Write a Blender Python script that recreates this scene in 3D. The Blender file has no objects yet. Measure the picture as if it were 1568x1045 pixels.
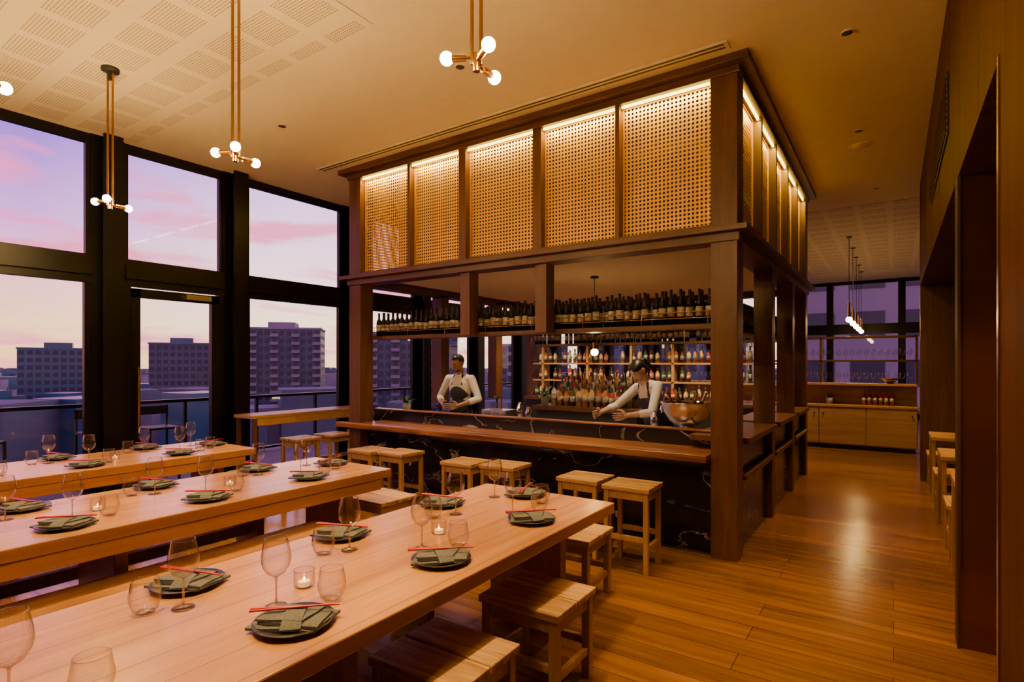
import bpy, bmesh, math, random
import numpy as np
from mathutils import Vector, Matrix
random.seed(7)
scene = bpy.context.scene
COL = scene.collection

def lin(r, g, b):
    def f(c):
        c /= 255.0
        return c/12.92 if c <= .04045 else ((c+.055)/1.055)**2.4
    return (f(r), f(g), f(b), 1.0)

# ------------------------------------------------------------ materials
def newmat(name):
    m = bpy.data.materials.new(name); m.use_nodes = True
    nt = m.node_tree
    return m, nt, nt.nodes['Principled BSDF']

def plain(name, col, rough=.5, metal=0., var=.12, nscale=8., emis=None, es=0., bump=0.):
    m, nt, b = newmat(name)
    b.inputs['Roughness'].default_value = rough
    b.inputs['Metallic'].default_value = metal
    tc = nt.nodes.new('ShaderNodeTexCoord')
    n = nt.nodes.new('ShaderNodeTexNoise'); n.inputs['Scale'].default_value = nscale
    n.inputs['Detail'].default_value = 4
    nt.links.new(tc.outputs['Object'], n.inputs['Vector'])
    r = nt.nodes.new('ShaderNodeValToRGB')
    c = col
    r.color_ramp.elements[0].position = .3; r.color_ramp.elements[1].position = .7
    r.color_ramp.elements[0].color = (c[0]*(1-var), c[1]*(1-var), c[2]*(1-var), 1)
    r.color_ramp.elements[1].color = (min(1, c[0]*(1+var)), min(1, c[1]*(1+var)), min(1, c[2]*(1+var)), 1)
    nt.links.new(n.outputs['Fac'], r.inputs['Fac'])
    nt.links.new(r.outputs['Color'], b.inputs['Base Color'])
    if bump:
        bp = nt.nodes.new('ShaderNodeBump'); bp.inputs['Strength'].default_value = bump
        bp.inputs['Distance'].default_value = .004
        nt.links.new(n.outputs['Fac'], bp.inputs['Height']); nt.links.new(bp.outputs['Normal'], b.inputs['Normal'])
    if emis:
        b.inputs['Emission Color'].default_value = (*emis[:3], 1)
        b.inputs['Emission Strength'].default_value = es
    return m

def wood(name, c1, c2, axis='X', rough=.42, scale=1., planks=None, contrast=1., fine=.86, spec=.5):
    m, nt, b = newmat(name); L = nt.links
    b.inputs['Specular IOR Level'].default_value = spec
    tc = nt.nodes.new('ShaderNodeTexCoord')
    mp = nt.nodes.new('ShaderNodeMapping')
    s = [7., 7., 7.]; s['XYZ'.index(axis)] = .55
    mp.inputs['Scale'].default_value = [q*scale for q in s]
    L.new(tc.outputs['Object'], mp.inputs['Vector'])
    n = nt.nodes.new('ShaderNodeTexNoise'); n.inputs['Scale'].default_value = 2.2
    n.inputs['Detail'].default_value = 5; n.inputs['Distortion'].default_value = .8
    L.new(mp.outputs['Vector'], n.inputs['Vector'])
    r = nt.nodes.new('ShaderNodeValToRGB')
    r.color_ramp.elements[0].position = .5-.2/contrast; r.color_ramp.elements[1].position = .5+.2/contrast
    r.color_ramp.elements[0].color = (*c1[:3], 1); r.color_ramp.elements[1].color = (*c2[:3], 1)
    L.new(n.outputs['Fac'], r.inputs['Fac'])
    mp2 = nt.nodes.new('ShaderNodeMapping')
    s2 = [60., 60., 60.]; s2['XYZ'.index(axis)] = 2.
    mp2.inputs['Scale'].default_value = [q*scale for q in s2]
    L.new(tc.outputs['Object'], mp2.inputs['Vector'])
    n2 = nt.nodes.new('ShaderNodeTexNoise'); n2.inputs['Scale'].default_value = 2.; n2.inputs['Detail'].default_value = 3
    L.new(mp2.outputs['Vector'], n2.inputs['Vector'])
    mr = nt.nodes.new('ShaderNodeMapRange'); mr.inputs['From Min'].default_value = .3; mr.inputs['From Max'].default_value = .65
    mr.inputs['To Min'].default_value = fine; mr.inputs['To Max'].default_value = 1.04
    L.new(n2.outputs['Fac'], mr.inputs['Value'])
    mx = nt.nodes.new('ShaderNodeMixRGB'); mx.blend_type = 'MULTIPLY'; mx.inputs['Fac'].default_value = 1
    L.new(r.outputs['Color'], mx.inputs['Color1']); L.new(mr.outputs['Result'], mx.inputs['Color2'])
    out = mx.outputs['Color']
    if planks:
        mpb = nt.nodes.new('ShaderNodeMapping')
        if axis == 'Y': mpb.inputs['Rotation'].default_value = (0, 0, math.pi/2)
        L.new(tc.outputs['Object'], mpb.inputs['Vector'])
        br = nt.nodes.new('ShaderNodeTexBrick')
        br.inputs['Scale'].default_value = 1.
        br.inputs['Brick Width'].default_value = planks[0]; br.inputs['Row Height'].default_value = planks[1]
        br.inputs['Mortar Size'].default_value = .0025; br.inputs['Mortar Smooth'].default_value = .2
        pv = planks[2]
        br.inputs['Color1'].default_value = (1-pv, 1-pv, 1-pv, 1); br.inputs['Color2'].default_value = (1.1, 1.08, 1.04, 1)
        mo = planks[3]
        br.inputs['Mortar'].default_value = (mo, mo*.9, mo*.8, 1); br.offset = .37
        L.new(mpb.outputs['Vector'], br.inputs['Vector'])
        mx2 = nt.nodes.new('ShaderNodeMixRGB'); mx2.blend_type = 'MULTIPLY'; mx2.inputs['Fac'].default_value = 1
        L.new(out, mx2.inputs['Color1']); L.new(br.outputs['Color'], mx2.inputs['Color2'])
        out = mx2.outputs['Color']
    L.new(out, b.inputs['Base Color'])
    b.inputs['Roughness'].default_value = rough
    bp = nt.nodes.new('ShaderNodeBump'); bp.inputs['Strength'].default_value = .08; bp.inputs['Distance'].default_value = .002
    L.new(n2.outputs['Fac'], bp.inputs['Height']); L.new(bp.outputs['Normal'], b.inputs['Normal'])
    return m

def thin_glass(name, tint=(1, 1, 1), refl=.9, base=.04, edge=None, pw=4.):
    m = bpy.data.materials.new(name); m.use_nodes = True; nt = m.node_tree; nt.nodes.clear(); L = nt.links
    o = nt.nodes.new('ShaderNodeOutputMaterial'); mix = nt.nodes.new('ShaderNodeMixShader')
    t = nt.nodes.new('ShaderNodeBsdfTransparent'); t.inputs['Color'].default_value = (*tint, 1)
    g = nt.nodes.new('ShaderNodeBsdfGlossy'); g.inputs['Roughness'].default_value = .02
    ge = nt.nodes.new('ShaderNodeNewGeometry')
    dp = nt.nodes.new('ShaderNodeVectorMath'); dp.operation = 'DOT_PRODUCT'
    L.new(ge.outputs['Normal'], dp.inputs[0]); L.new(ge.outputs['Incoming'], dp.inputs[1])
    def M(op, a, v=None):
        n = nt.nodes.new('ShaderNodeMath'); n.operation = op; L.new(a, n.inputs[0])
        if v is not None: n.inputs[1].default_value = v
        return n.outputs[0]
    ab = M('ABSOLUTE', dp.outputs['Value'])
    sb = nt.nodes.new('ShaderNodeMath'); sb.operation = 'SUBTRACT'; sb.inputs[0].default_value = 1; L.new(ab, sb.inputs[1])
    pwv = M('POWER', sb.outputs[0], pw)
    k = M('ADD', M('MULTIPLY', pwv, refl), base)
    L.new(k, mix.inputs['Fac'])
    if edge:
        mc = nt.nodes.new('ShaderNodeMixRGB'); mc.inputs['Color1'].default_value = (*tint, 1); mc.inputs['Color2'].default_value = (*edge, 1)
        L.new(pwv, mc.inputs['Fac']); L.new(mc.outputs['Color'], t.inputs['Color'])
    L.new(t.outputs[0], mix.inputs[1]); L.new(g.outputs[0], mix.inputs[2]); L.new(mix.outputs[0], o.inputs['Surface'])
    return m

def emit(name, col, s):
    m = bpy.data.materials.new(name); m.use_nodes = True; nt = m.node_tree; nt.nodes.clear()
    o = nt.nodes.new('ShaderNodeOutputMaterial'); e = nt.nodes.new('ShaderNodeEmission')
    e.inputs['Color'].default_value = (*col[:3], 1); e.inputs['Strength'].default_value = s
    nt.links.new(e.outputs[0], o.inputs['Surface']); return m

def marble(name):
    m, nt, b = newmat(name); L = nt.links
    tc = nt.nodes.new('ShaderNodeTexCoord')
    mp = nt.nodes.new('ShaderNodeMapping'); mp.inputs['Rotation'].default_value = (.3, .5, .4)
    mp.inputs['Scale'].default_value = (1, 1.2, 2.0)
    L.new(tc.outputs['Object'], mp.inputs['Vector'])
    n = nt.nodes.new('ShaderNodeTexNoise'); n.inputs['Scale'].default_value = 1.3; n.inputs['Detail'].default_value = 6
    n.inputs['Distortion'].default_value = .9
    L.new(mp.outputs['Vector'], n.inputs['Vector'])
    r = nt.nodes.new('ShaderNodeValToRGB'); cr = r.color_ramp
    cr.elements[0].position = .490; cr.elements[0].color = (0, 0, 0, 1)
    cr.elements[1].position = .510; cr.elements[1].color = (0, 0, 0, 1)
    e = cr.elements.new(.5); e.color = (1, 1, 1, 1)
    L.new(n.outputs['Fac'], r.inputs['Fac'])
    n2 = nt.nodes.new('ShaderNodeTexNoise'); n2.inputs['Scale'].default_value = 2.4; n2.inputs['Detail'].default_value = 3
    L.new(tc.outputs['Object'], n2.inputs['Vector'])
    mr = nt.nodes.new('ShaderNodeMapRange'); mr.inputs['From Min'].default_value = .40; mr.inputs['From Max'].default_value = .60
    L.new(n2.outputs['Fac'], mr.inputs['Value'])
    mm = nt.nodes.new('ShaderNodeMath'); mm.operation = 'MULTIPLY'
    L.new(r.outputs['Color'], mm.inputs[0]); L.new(mr.outputs['Result'], mm.inputs[1])
    mx = nt.nodes.new('ShaderNodeMixRGB'); mx.inputs['Color1'].default_value = (.008, .008, .010, 1)
    mx.inputs['Color2'].default_value = (.5, .46, .42, 1)
    L.new(mm.outputs[0], mx.inputs['Fac']); L.new(mx.outputs['Color'], b.inputs['Base Color'])
    b.inputs['Roughness'].default_value = .18
    return m

def perforated(name, base):
    m, nt, b = newmat(name); L = nt.links
    tc = nt.nodes.new('ShaderNodeTexCoord'); sp = nt.nodes.new('ShaderNodeSeparateXYZ')
    L.new(tc.outputs['Object'], sp.inputs[0])
    def M(op, a, bb=None, c=None):
        n = nt.nodes.new('ShaderNodeMath'); n.operation = op
        for i, q in enumerate((a, bb, c)):
            if q is None: continue
            if isinstance(q, (int, float)): n.inputs[i].default_value = q
            else: L.new(q, n.inputs[i])
        return n.outputs[0]
    X, Y = sp.outputs['X'], sp.outputs['Y']
    fx = M('SUBTRACT', M('FRACT', M('DIVIDE', X, .022)), .5); fy = M('SUBTRACT', M('FRACT', M('DIVIDE', Y, .022)), .5)
    dd = M('SQRT', M('ADD', M('MULTIPLY', fx, fx), M('MULTIPLY', fy, fy)))
    dot = M('LESS_THAN', dd, .27)
    px = M('LESS_THAN', M('FRACT', M('DIVIDE', X, .44)), .80)
    py = M('LESS_THAN', M('FRACT', M('DIVIDE', Y, .44)), .70)
    k = M('MULTIPLY', M('MULTIPLY', px, py), dot)
    mx = nt.nodes.new('ShaderNodeMixRGB'); mx.inputs['Color1'].default_value = (*base[:3], 1)
    mx.inputs['Color2'].default_value = (.26, .18, .09, 1)
    L.new(k, mx.inputs['Fac']); L.new(mx.outputs['Color'], b.inputs['Base Color'])
    b.inputs['Roughness'].default_value = .8
    return m

CEILC = (.76, .66, .48, 1)
M_floor = wood('oak_floor', (.125, .054, .011), (.235, .108, .024), 'X', .22, .8, planks=(1.9, .19, .28, .3))
M_table = wood('table_timber', (.40, .18, .045), (.56, .28, .08), 'Y', .26, .5, planks=(9., .16, .05, .6), fine=.92)
M_tableZ = wood('table_timber_leg', (.26, .115, .03), (.38, .18, .05), 'Z', .4)
M_stool = wood('stool_oak', (.26, .13, .04), (.56, .34, .125), 'X', .42, 1.3, contrast=2., fine=.75)
M_stoolZ = wood('stool_oak_leg', (.30, .16, .05), (.46, .28, .10), 'Z', .5)
M_colZ = wood('walnut_post', (.070, .025, .007), (.145, .058, .016), 'Z', .42)
M_colX = wood('walnut_beam_x', (.065, .024, .007), (.13, .052, .015), 'X', .4)
M_colY = wood('walnut_beam_y', (.065, .024, .007), (.13, .052, .015), 'Y', .4)
M_slab = wood('bar_slab', (.11, .035, .010), (.34, .14, .04), 'X', .3, .8, contrast=1.5)
M_wallw = wood('wall_veneer', (.060, .020, .004), (.10, .036, .008), 'Z', .6, .6, spec=.06)
M_cab = wood('cabinet_oak', (.38, .21, .08), (.52, .31, .14), 'X', .45)
M_marble = marble('black_marble')
M_ceil = plain('ceiling_paint', CEILC, .85, var=.02)
M_perf = perforated('ceiling_perforated', CEILC)
M_black = plain('black_steel', (.007, .0065, .0065), .35, .5)
M_blackm = plain('matte_black', (.018, .018, .019), .5)
M_brass = plain('brass', (.58, .36, .09), .25, 1.)
M_gold = plain('gold_mesh_metal', (.80, .43, .012), .5, .4, var=.08, nscale=3)
M_win = thin_glass('window_glass', (.90, .93, .95), .35, .02)
M_glass = thin_glass('drinking_glass', (.96, .96, .96), .9, .07, edge=(.42, .39, .37), pw=2.4)
M_bulb = emit('bulb_glow', (1, .60, .19), 620)
M_bulbs = emit('bulb_glow_soft', (1, .58, .18), 110)
M_led = emit('led_strip', (1, .68, .08), 12)
M_plate = plain('plate_black', (.012, .012, .014), .3)
M_napkin = plain('napkin_linen', (.125, .13, .14), .95, var=.5, nscale=300, bump=.5)
M_chop = plain('chopstick_red', (.55, .008, .008), .3)
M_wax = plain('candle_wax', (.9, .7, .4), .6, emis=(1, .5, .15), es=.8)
M_flame = emit('flame', (1, .6, .2), 12)
M_bottle = plain('wine_bottle_glass', (.008, .010, .008), .12)
M_label = plain('wine_label', (.36, .33, .27), .7, var=.7, nscale=14)
M_silver = plain('silver', (.86, .87, .9), .14, 1., var=.04)
M_steel = plain('stainless', (.55, .54, .52), .3, 1., var=.05)
M_leaf = plain('leaf', (.06, .16, .03), .5, var=.4)
M_pot = plain('pot', (.3, .28, .25), .6)
M_bronze = plain('bronze_panel', (.24, .085, .018), .2, .85, var=.3, nscale=1.2)
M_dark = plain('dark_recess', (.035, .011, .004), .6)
M_white = plain('trim_white', (.7, .62, .5), .6)
M_grille = plain('grille_dark', (.05, .045, .04), .7)
M_terrace = plain('terrace_stone', (.10, .10, .11), .7)

# ------------------------------------------------------------ mesh builder
class MB:
    def __init__(s): s.v = []; s.f = []; s.m = []; s.s = []
    def add(s, vs, fs, mi=0, sm=False):
        o = len(s.v); s.v += [tuple(q) for q in vs]
        for f in fs: s.f.append(tuple(i+o for i in f)); s.m.append(mi); s.s.append(sm)
    def box(s, x0, x1, y0, y1, z0, z1, mi=0, M=None):
        vs = [Vector(p) for p in ((x0,y0,z0),(x1,y0,z0),(x1,y1,z0),(x0,y1,z0),(x0,y0,z1),(x1,y0,z1),(x1,y1,z1),(x0,y1,z1))]
        if M: vs = [M @ p for p in vs]
        s.add(vs, [(0,3,2,1),(4,5,6,7),(0,1,5,4),(1,2,6,5),(2,3,7,6),(3,0,4,7)], mi)
    def cyl(s, p0, p1, r0, r1=None, seg=12, mi=0, sm=True):
        r1 = r0 if r1 is None else r1
        p0 = Vector(p0); p1 = Vector(p1); d = (p1-p0).normalized()
        a = Vector((0,0,1)) if abs(d.z) < .9 else Vector((1,0,0))
        u = d.cross(a).normalized(); w = d.cross(u)
        vs = []
        for p, r in ((p0, r0), (p1, r1)):
            for i in range(seg):
                t = 2*math.pi*i/seg; vs.append(p+u*math.cos(t)*r+w*math.sin(t)*r)
        s.add(vs, [(i, i+seg, (i+1) % seg+seg, (i+1) % seg) for i in range(seg)], mi, sm)
        s.add(vs[:seg], [tuple(range(seg))], mi); s.add(vs[seg:], [tuple(reversed(range(seg)))], mi)
    def lathe(s, prof, seg=20, mi=0, o=(0,0,0), mis=None):
        ox, oy, oz = o; vs = []
        for r, z in prof:
            for i in range(seg):
                t = 2*math.pi*i/seg; vs.append((ox+r*math.cos(t), oy+r*math.sin(t), oz+z))
        b = len(s.v); s.v += vs
        for k in range(len(prof)-1):
            for i in range(seg):
                j = (i+1) % seg
                s.f.append((b+k*seg+i, b+k*seg+j, b+(k+1)*seg+j, b+(k+1)*seg+i)); s.m.append(mis[k] if mis else mi); s.s.append(True)
    def sph(s, c, r, seg=14, rings=8, mi=0, M=None):
        if isinstance(r, (int, float)): r = (r, r, r)
        c = Vector(c); vs = []
        R = M if M else Matrix.Identity(3)
        for k in range(1, rings):
            ph = math.pi*k/rings
            for i in range(seg):
                t = 2*math.pi*i/seg
                vs.append(c+R @ Vector((r[0]*math.sin(ph)*math.cos(t), r[1]*math.sin(ph)*math.sin(t), r[2]*math.cos(ph))))
        top = len(vs); vs.append(c+R @ Vector((0,0,r[2]))); vs.append(c-R @ Vector((0,0,r[2])))
        fs = []
        for i in range(seg):
            j = (i+1) % seg
            fs.append((top, i, j)); fs.append((top+1, (rings-2)*seg+j, (rings-2)*seg+i))
            for k in range(rings-2): fs.append((k*seg+i, (k+1)*seg+i, (k+1)*seg+j, k*seg+j))
        s.add(vs, fs, mi, True)
    def mesh(s, name, mats):
        me = bpy.data.meshes.new(name); me.from_pydata(s.v, [], s.f)
        for m in mats: me.materials.append(m)
        me.polygons.foreach_set('material_index', s.m); me.polygons.foreach_set('use_smooth', s.s)
        me.update(); return me
    def build(s, name, mats, bevel=0, parent=None):
        return place(name, s.mesh(name, mats), bevel=bevel, parent=parent)

def place(name, me, loc=(0,0,0), rz=0, bevel=0, parent=None, scale=None):
    ob = bpy.data.objects.new(name, me); COL.objects.link(ob)
    ob.location = loc; ob.rotation_euler = (0, 0, rz)
    if scale: ob.scale = scale
    if bevel:
        md = ob.modifiers.new('bevel', 'BEVEL'); md.width = bevel; md.segments = 2; md.limit_method = 'ANGLE'
    if parent: ob.parent = parent
    return ob
def empty(name, loc=(0,0,0)):
    e = bpy.data.objects.new(name, None); COL.objects.link(e); e.location = loc; e.empty_display_size = .2; return e

def light(name, kind, loc, power, col, parent=None, **k):
    l = bpy.data.lights.new(name, kind); l.energy = power; l.color = col
    tgt = k.pop('target', None); rot = k.pop('rot', None)
    for a, b in k.items(): setattr(l, a, b)
    ob = bpy.data.objects.new(name, l); COL.objects.link(ob); ob.location = loc
    if tgt: ob.rotation_euler = (Vector(tgt)-Vector(loc)).to_track_quat('-Z', 'Y').to_euler()
    if rot: ob.rotation_euler = rot
    if parent: ob.parent = parent
    return ob
WARM = (1, .60, .21); AMB = (1, .50, .10)

# ------------------------------------------------------------ room shell
ZC = 4.05; XL = -7.07; YB = 19.6; YN = -3.0; XR = .30
b = MB(); b.box(XL-.1, 3.2, YN-.2, YB+.1, -.12, 0); b.build('floor', [M_floor])
b = MB(); b.box(XL-.1, 3.2, YN-.2, YB+.1, ZC, ZC+.15); b.build('ceiling', [M_ceil])
b = MB(); b.box(XL+.12, -3.1, YN+.1, 2.75, ZC-.006, ZC); b.build('ceiling_perforated_panel', [M_perf])
b = MB(); b.box(-2.4, 2.4, 10.2, 17.5, ZC-.006, ZC); b.build('ceiling_perforated_panel', [M_perf])
b = MB(); b.box(XL-.1, XR+.2, YN-.2, YN, 0, ZC); b.build('wall_near', [M_wallw])
b = MB()
b.box(XR, XR+.9, YN, 2.53, 0, 2.65)
b.box(XR, XR+.9, YN, 9.5, 2.65, ZC)
for y in (-.4, .7, 1.8, 3.1, 4.3, 5.5, 6.7, 7.9): b.box(XR-.001, XR+.01, y, y+.008, 2.66, ZC-.01, 1)
for y in (.6, 1.6): b.box(XR-.001, XR+.01, y, y+.008, .01, 2.64, 1)
b.build('wall_right', [M_wallw, M_dark])
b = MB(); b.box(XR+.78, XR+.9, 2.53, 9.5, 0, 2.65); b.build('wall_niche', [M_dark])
b = MB(); b.box(XR+.01, XR+.779, 4.0, 4.12, 0, 2.648); b.box(XR-.004, XR+.01, 3.985, 4.135, 0, 2.648, 1)
b.build('trim_1', [M_bronze, M_dark])
b = MB(); b.box(XR-.006, XR, 2.5, 2.53, 0, 2.65); b.box(XR-.006, XR+.02, 2.53, 2.536, 0, 2.65); b.build('trim_2', [M_brass])
b = MB(); b.box(XR, XR+.78, 9.35, 9.5, 0, 2.648); b.build('wall_pier', [M_colZ])
b = MB(); b.box(XR+.9, 3.2, 9.4, 9.5, 0, ZC); b.box(3.1, 3.2, 9.5, YB, 0, ZC); b.build('wall_far_right', [M_wallw])
b = MB()
b.box(XR-.012, XR-.001, 4.6, 6.6, 3.1, 3.5, 0)
for i in range(9): b.box(XR-.02, XR-.012, 4.62, 6.58, 3.12+i*.042, 3.135+i*.042, 1)
b.build('air_vent', [M_blackm, M_wallw])

posts = [-2.9, -1.0, .75, 2.52, 3.94, 5.80, 7.4, 9.0, 10.6, 12.2, 13.8, 15.4, 17.0, 18.6, 19.5]
PW = .16
def bay(n, y0, y1, door=False):
    b = MB(); X0 = XL-.06; X1 = XL
    b.box(X0, X1+.02, y0, y1, 2.46, 2.54, 0); b.box(X0-.02, X1+.06, y0, y1, 2.54, 2.69, 0); b.box(X0, X1+.02, y0, y1, 2.69, 2.76, 0)
    b.box(X0, X1, y0, y1, ZC-.1, ZC, 0)
    b.box(X0, X1, y0, y0+.04, 2.76, ZC-.1, 0); b.box(X0, X1, y1-.04, y1, 2.76, ZC-.1, 0)
    ym = (y0+y1)/2+.05
    b.box(XL-.035, XL-.025, y0+.04, ym, 2.76, ZC-.1, 1); b.box(XL-.035, XL-.025, ym+.004, y1-.04, 2.76, ZC-.1, 1)
    if door:
        b.box(X0, X1+.02, y0, y0+.06, 0, 2.46, 0); b.box(X0, X1+.02, y1-.06, y1, 0, 2.46, 0)
    else:
        b.box(X0, X1, y0, y0+.05, 0, 2.46, 0); b.box(X0, X1, y1-.05, y1, 0, 2.46, 0)
        b.box(X0, X1, y0, y1, 0, .16, 0)
        b.box(XL-.035, XL-.025, y0+.05, y1-.05, .16, 2.46, 1)
    b.build('window_%d' % n, [M_black, M_win])
n = 1
for i in range(len(posts)-1):
    y0 = posts[i]+PW; y1 = posts[i+1]-PW
    if y1-y0 < .3: continue
    bay(n, y0, y1, door=(i == 3)); n += 1
b = MB()
for y in posts:
    b.box(XL-.1, XL+.02, y-PW, y+PW, 0, ZC, 0)
    b.box(XL+.02, XL+.16, y-.035, y+.035, 0, ZC, 0)
    b.box(XL+.14, XL+.17, y-.09, y+.09, 0, ZC, 0)
b.build('wall_left_posts', [M_black])
y0, y1 = 2.74, 3.72
b = MB()
b.box(XL-.04, XL+.03, y0, y0+.09, .02, 2.44); b.box(XL-.04, XL+.03, y1-.09, y1, .02, 2.44)
b.box(XL-.04, XL+.03, y0, y1, 2.34, 2.44); b.box(XL-.04, XL+.03, y0, y1, .02, .2)
b.box(XL-.01, XL, y0+.09, y1-.09, .2, 2.34, 1)
b.cyl((XL+.085, y0+.05, .85), (XL+.085, y0+.05, 1.55), .016, mi=2)
for z in (.9, 1.5): b.cyl((XL+.03, y0+.05, z), (XL+.085, y0+.05, z), .01, mi=2)
b.box(XL+.03, XL+.09, y1-.42, y1-.12, 2.36, 2.42, 3)
b.build('door_1', [M_black, M_win, M_brass, M_steel])
xs = [-7.0, -5.2, -3.4, -1.6, .2, 2.0, 3.1]
for i in range(len(xs)-1):
    x0, x1 = xs[i]+.05, xs[i+1]-.05
    b = MB()
    b.box(x0, x1, YB-.06, YB+.04, 2.46, 2.76); b.box(x0, x1, YB-.04, YB+.04, ZC-.1, ZC); b.box(x0, x1, YB-.04, YB+.04, 0, .14)
    b.box(x0-.05, x0+.04, YB-.08, YB+.04, 0, ZC); b.box(x1-.04, x1+.05, YB-.08, YB+.04, 0, ZC)
    b.box(x0+.04, x1-.04, YB-.01, YB, .14, 2.46, 1); b.box(x0+.04, x1-.04, YB-.01, YB, 2.76, ZC-.1, 1)
    b.build('window_%d' % n, [M_black, M_win]); n += 1

b = MB(); b.box(-6.0, -1.04, 4.40, 4.52, ZC-.012, ZC, 0)
for k in range(2): b.box(-5.97, -1.07, 4.418+k*.05, 4.44+k*.05, ZC-.0135, ZC-.012, 1)
b.build('air_diffuser', [M_white, M_grille])
def disc(name, x, y, r, dark=False):
    b = MB(); b.lathe([(0.001, -.01), (r*.82, -.01), (r*.84, -.004), (r*.88, -.004), (r*.9, -.012), (r, -.010), (r, 0)], 28, 0, (x, y, ZC), mis=[1 if dark else 0, 2, 2, 0, 0, 0])
    b.build(name, [M_ceil, M_grille, M_white])
disc('ceiling_speaker', -5.9, 1.3, .13); disc('ceiling_speaker', -.38, 3.55, .11); disc('ceiling_speaker', -.3, 7.4, .12)
for x, y in ((-2.95, 3.55), (-.28, 4.8), (-.3, 6.9), (-5.2, 3.4), (-.2, 9.3)): disc('downlight', x, y, .045, True)

# ------------------------------------------------------------ bar
BX0, BX1, BY0, BY1 = -5.74, -1.03, 4.70, 9.10
can = empty('bar_canopy')
b = MB(); P = .21
for x, y in ((BX1-P, BY0), (BX0, BY0), (BX0, BY1-P), (BX1-P, BY1-P)): b.box(x, x+P, y, y+P, 0, ZC-.1, 0)
for y in (6.25, 7.65): b.box(BX1-.18, BX1, y, y+.18, 0, 2.62, 0); b.box(BX0, BX0+.18, y, y+.18, 1.0, 2.62, 0)
for x in (-3.93, -2.96): b.box(x, x+.13, BY0+.03, BY0+.19, 1.9, 2.62, 0)
for x in (-4.4, -2.9): b.box(x, x+.13, BY1-.19, BY1-.03, 1.0, 2.62, 0)
def ring(o, z0, z1, w, mx=1, my=2):
    b.box(BX0-o, BX1+o, BY0-o, BY0-o+w, z0, z1, mx); b.box(BX0-o, BX1+o, BY1+o-w, BY1+o, z0, z1, mx)
    b.box(BX0-o, BX0-o+w, BY0-o+w, BY1+o-w, z0, z1, my); b.box(BX1+o-w, BX1+o, BY0-o+w, BY1+o-w, z0, z1, my)
ring(.09, 2.655, 2.70, .42)
ring(.02, 2.585, 2.655, .20)
ring(.02, 3.93, 3.99, .14)
ring(.10, 3.99, 4.049, .30)
ring(-.01, 2.70, 2.74, .10)
fx = [-5.53, -4.69, -3.88, -2.92, -2.065, -1.24]
for i, x in enumerate(fx[1:-1]):
    w = .05 if i in (1, 2) else .022
    b.box(x-w, x+w, BY0+.0, BY0+.1, 2.70, 3.93, 0)
sy = [4.91, 5.72, 6.52, 7.32, 8.11, 8.89]
for y in sy[1:-1]: b.box(BX1-.1, BX1, y-.025, y+.025, 2.70, 3.93, 0); b.box(BX0, BX0+.1, y-.025, y+.025, 2.70, 3.93, 0)
b.box(BX0+.45, BX1-.45, BY0+.42, BY0+.45, 2.74, 4.04, 3); b.box(BX1-.48, BX1-.45, BY0+.45, BY1-.45, 2.74, 4.04, 3)
b.box(BX0+.45, BX1-.45, BY1-.45, BY1-.42, 2.74, 4.04, 3); b.box(BX0+.45, BX0+.48, BY0+.45, BY1-.45, 2.74, 4.04, 3)
b.box(BX0+.3, BX1-.3, BY0+.3, BY1-.3, 2.66, 2.735, 4)
b.build('frame', [M_colZ, M_colX, M_colY, M_dark, M_ceil], bevel=.004, parent=can)
def screen_mesh(w, h, p=.036):
    nx = round(w/p); ny = round(h/p); px = w/nx; py = h/ny; r = .31*min(px, py)
    b = MB(); hol = [(r*math.cos(math.pi/4*k), r*math.sin(math.pi/4*k)) for k in range(8)]
    out = [(1,0),(1,1),(0,1),(-1,1),(-1,0),(-1,-1),(0,-1),(1,-1)]
    vs = []; fs = []
    for i in range(nx):
        for j in range(ny):
            cx = (i+.5)*px; cz = (j+.5)*py; o = len(vs)
            for k in range(8): vs.append((cx+out[k][0]*px/2, 0, cz+out[k][1]*py/2))
            for k in range(8): vs.append((cx+hol[k][0], 0, cz+hol[k][1]))
            for k in range(8):
                q = (k+1) % 8; fs.append((o+k, o+q, o+8+q, o+8+k))
    b.add(vs, fs, 0)
    t = .012
    b.box(0, w, -.01, .01, 0, t); b.box(0, w, -.01, .01, h-t, h); b.box(0, t, -.01, .01, t, h-t); b.box(w-t, w, -.01, .01, t, h-t)
    return b.mesh('screen', [M_gold])
SH = 1.17
sm = screen_mesh(.80, SH)
LEDC = (1, .66, .05)
for i in range(5):
    x0 = fx[i]+(.05 if i in (2, 3) else .024); x1 = fx[i+1]-(.05 if i in (1, 2) else .024)
    if i == 0: x0 = fx[0]+.005
    if i == 4: x1 = fx[5]-.005
    place('screen_%d' % i, sm, (x0, BY0+.085, 2.745), 0, parent=can, scale=((x1-x0)/.80, 1, 1))
    lb = MB(); lb.box(x0+.01, x1-.01, BY0+.022, BY0+.04, 3.905, 3.925); lb.build('led_%d' % i, [M_led], parent=can)
    light('led_light_%d' % i, 'AREA', ((x0+x1)/2, BY0+.031, 3.90), 8, LEDC, parent=can, shape='RECTANGLE', size=x1-x0-.04, size_y=.018, target=((x0+x1)/2, BY0+.16, 3.2))
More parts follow.
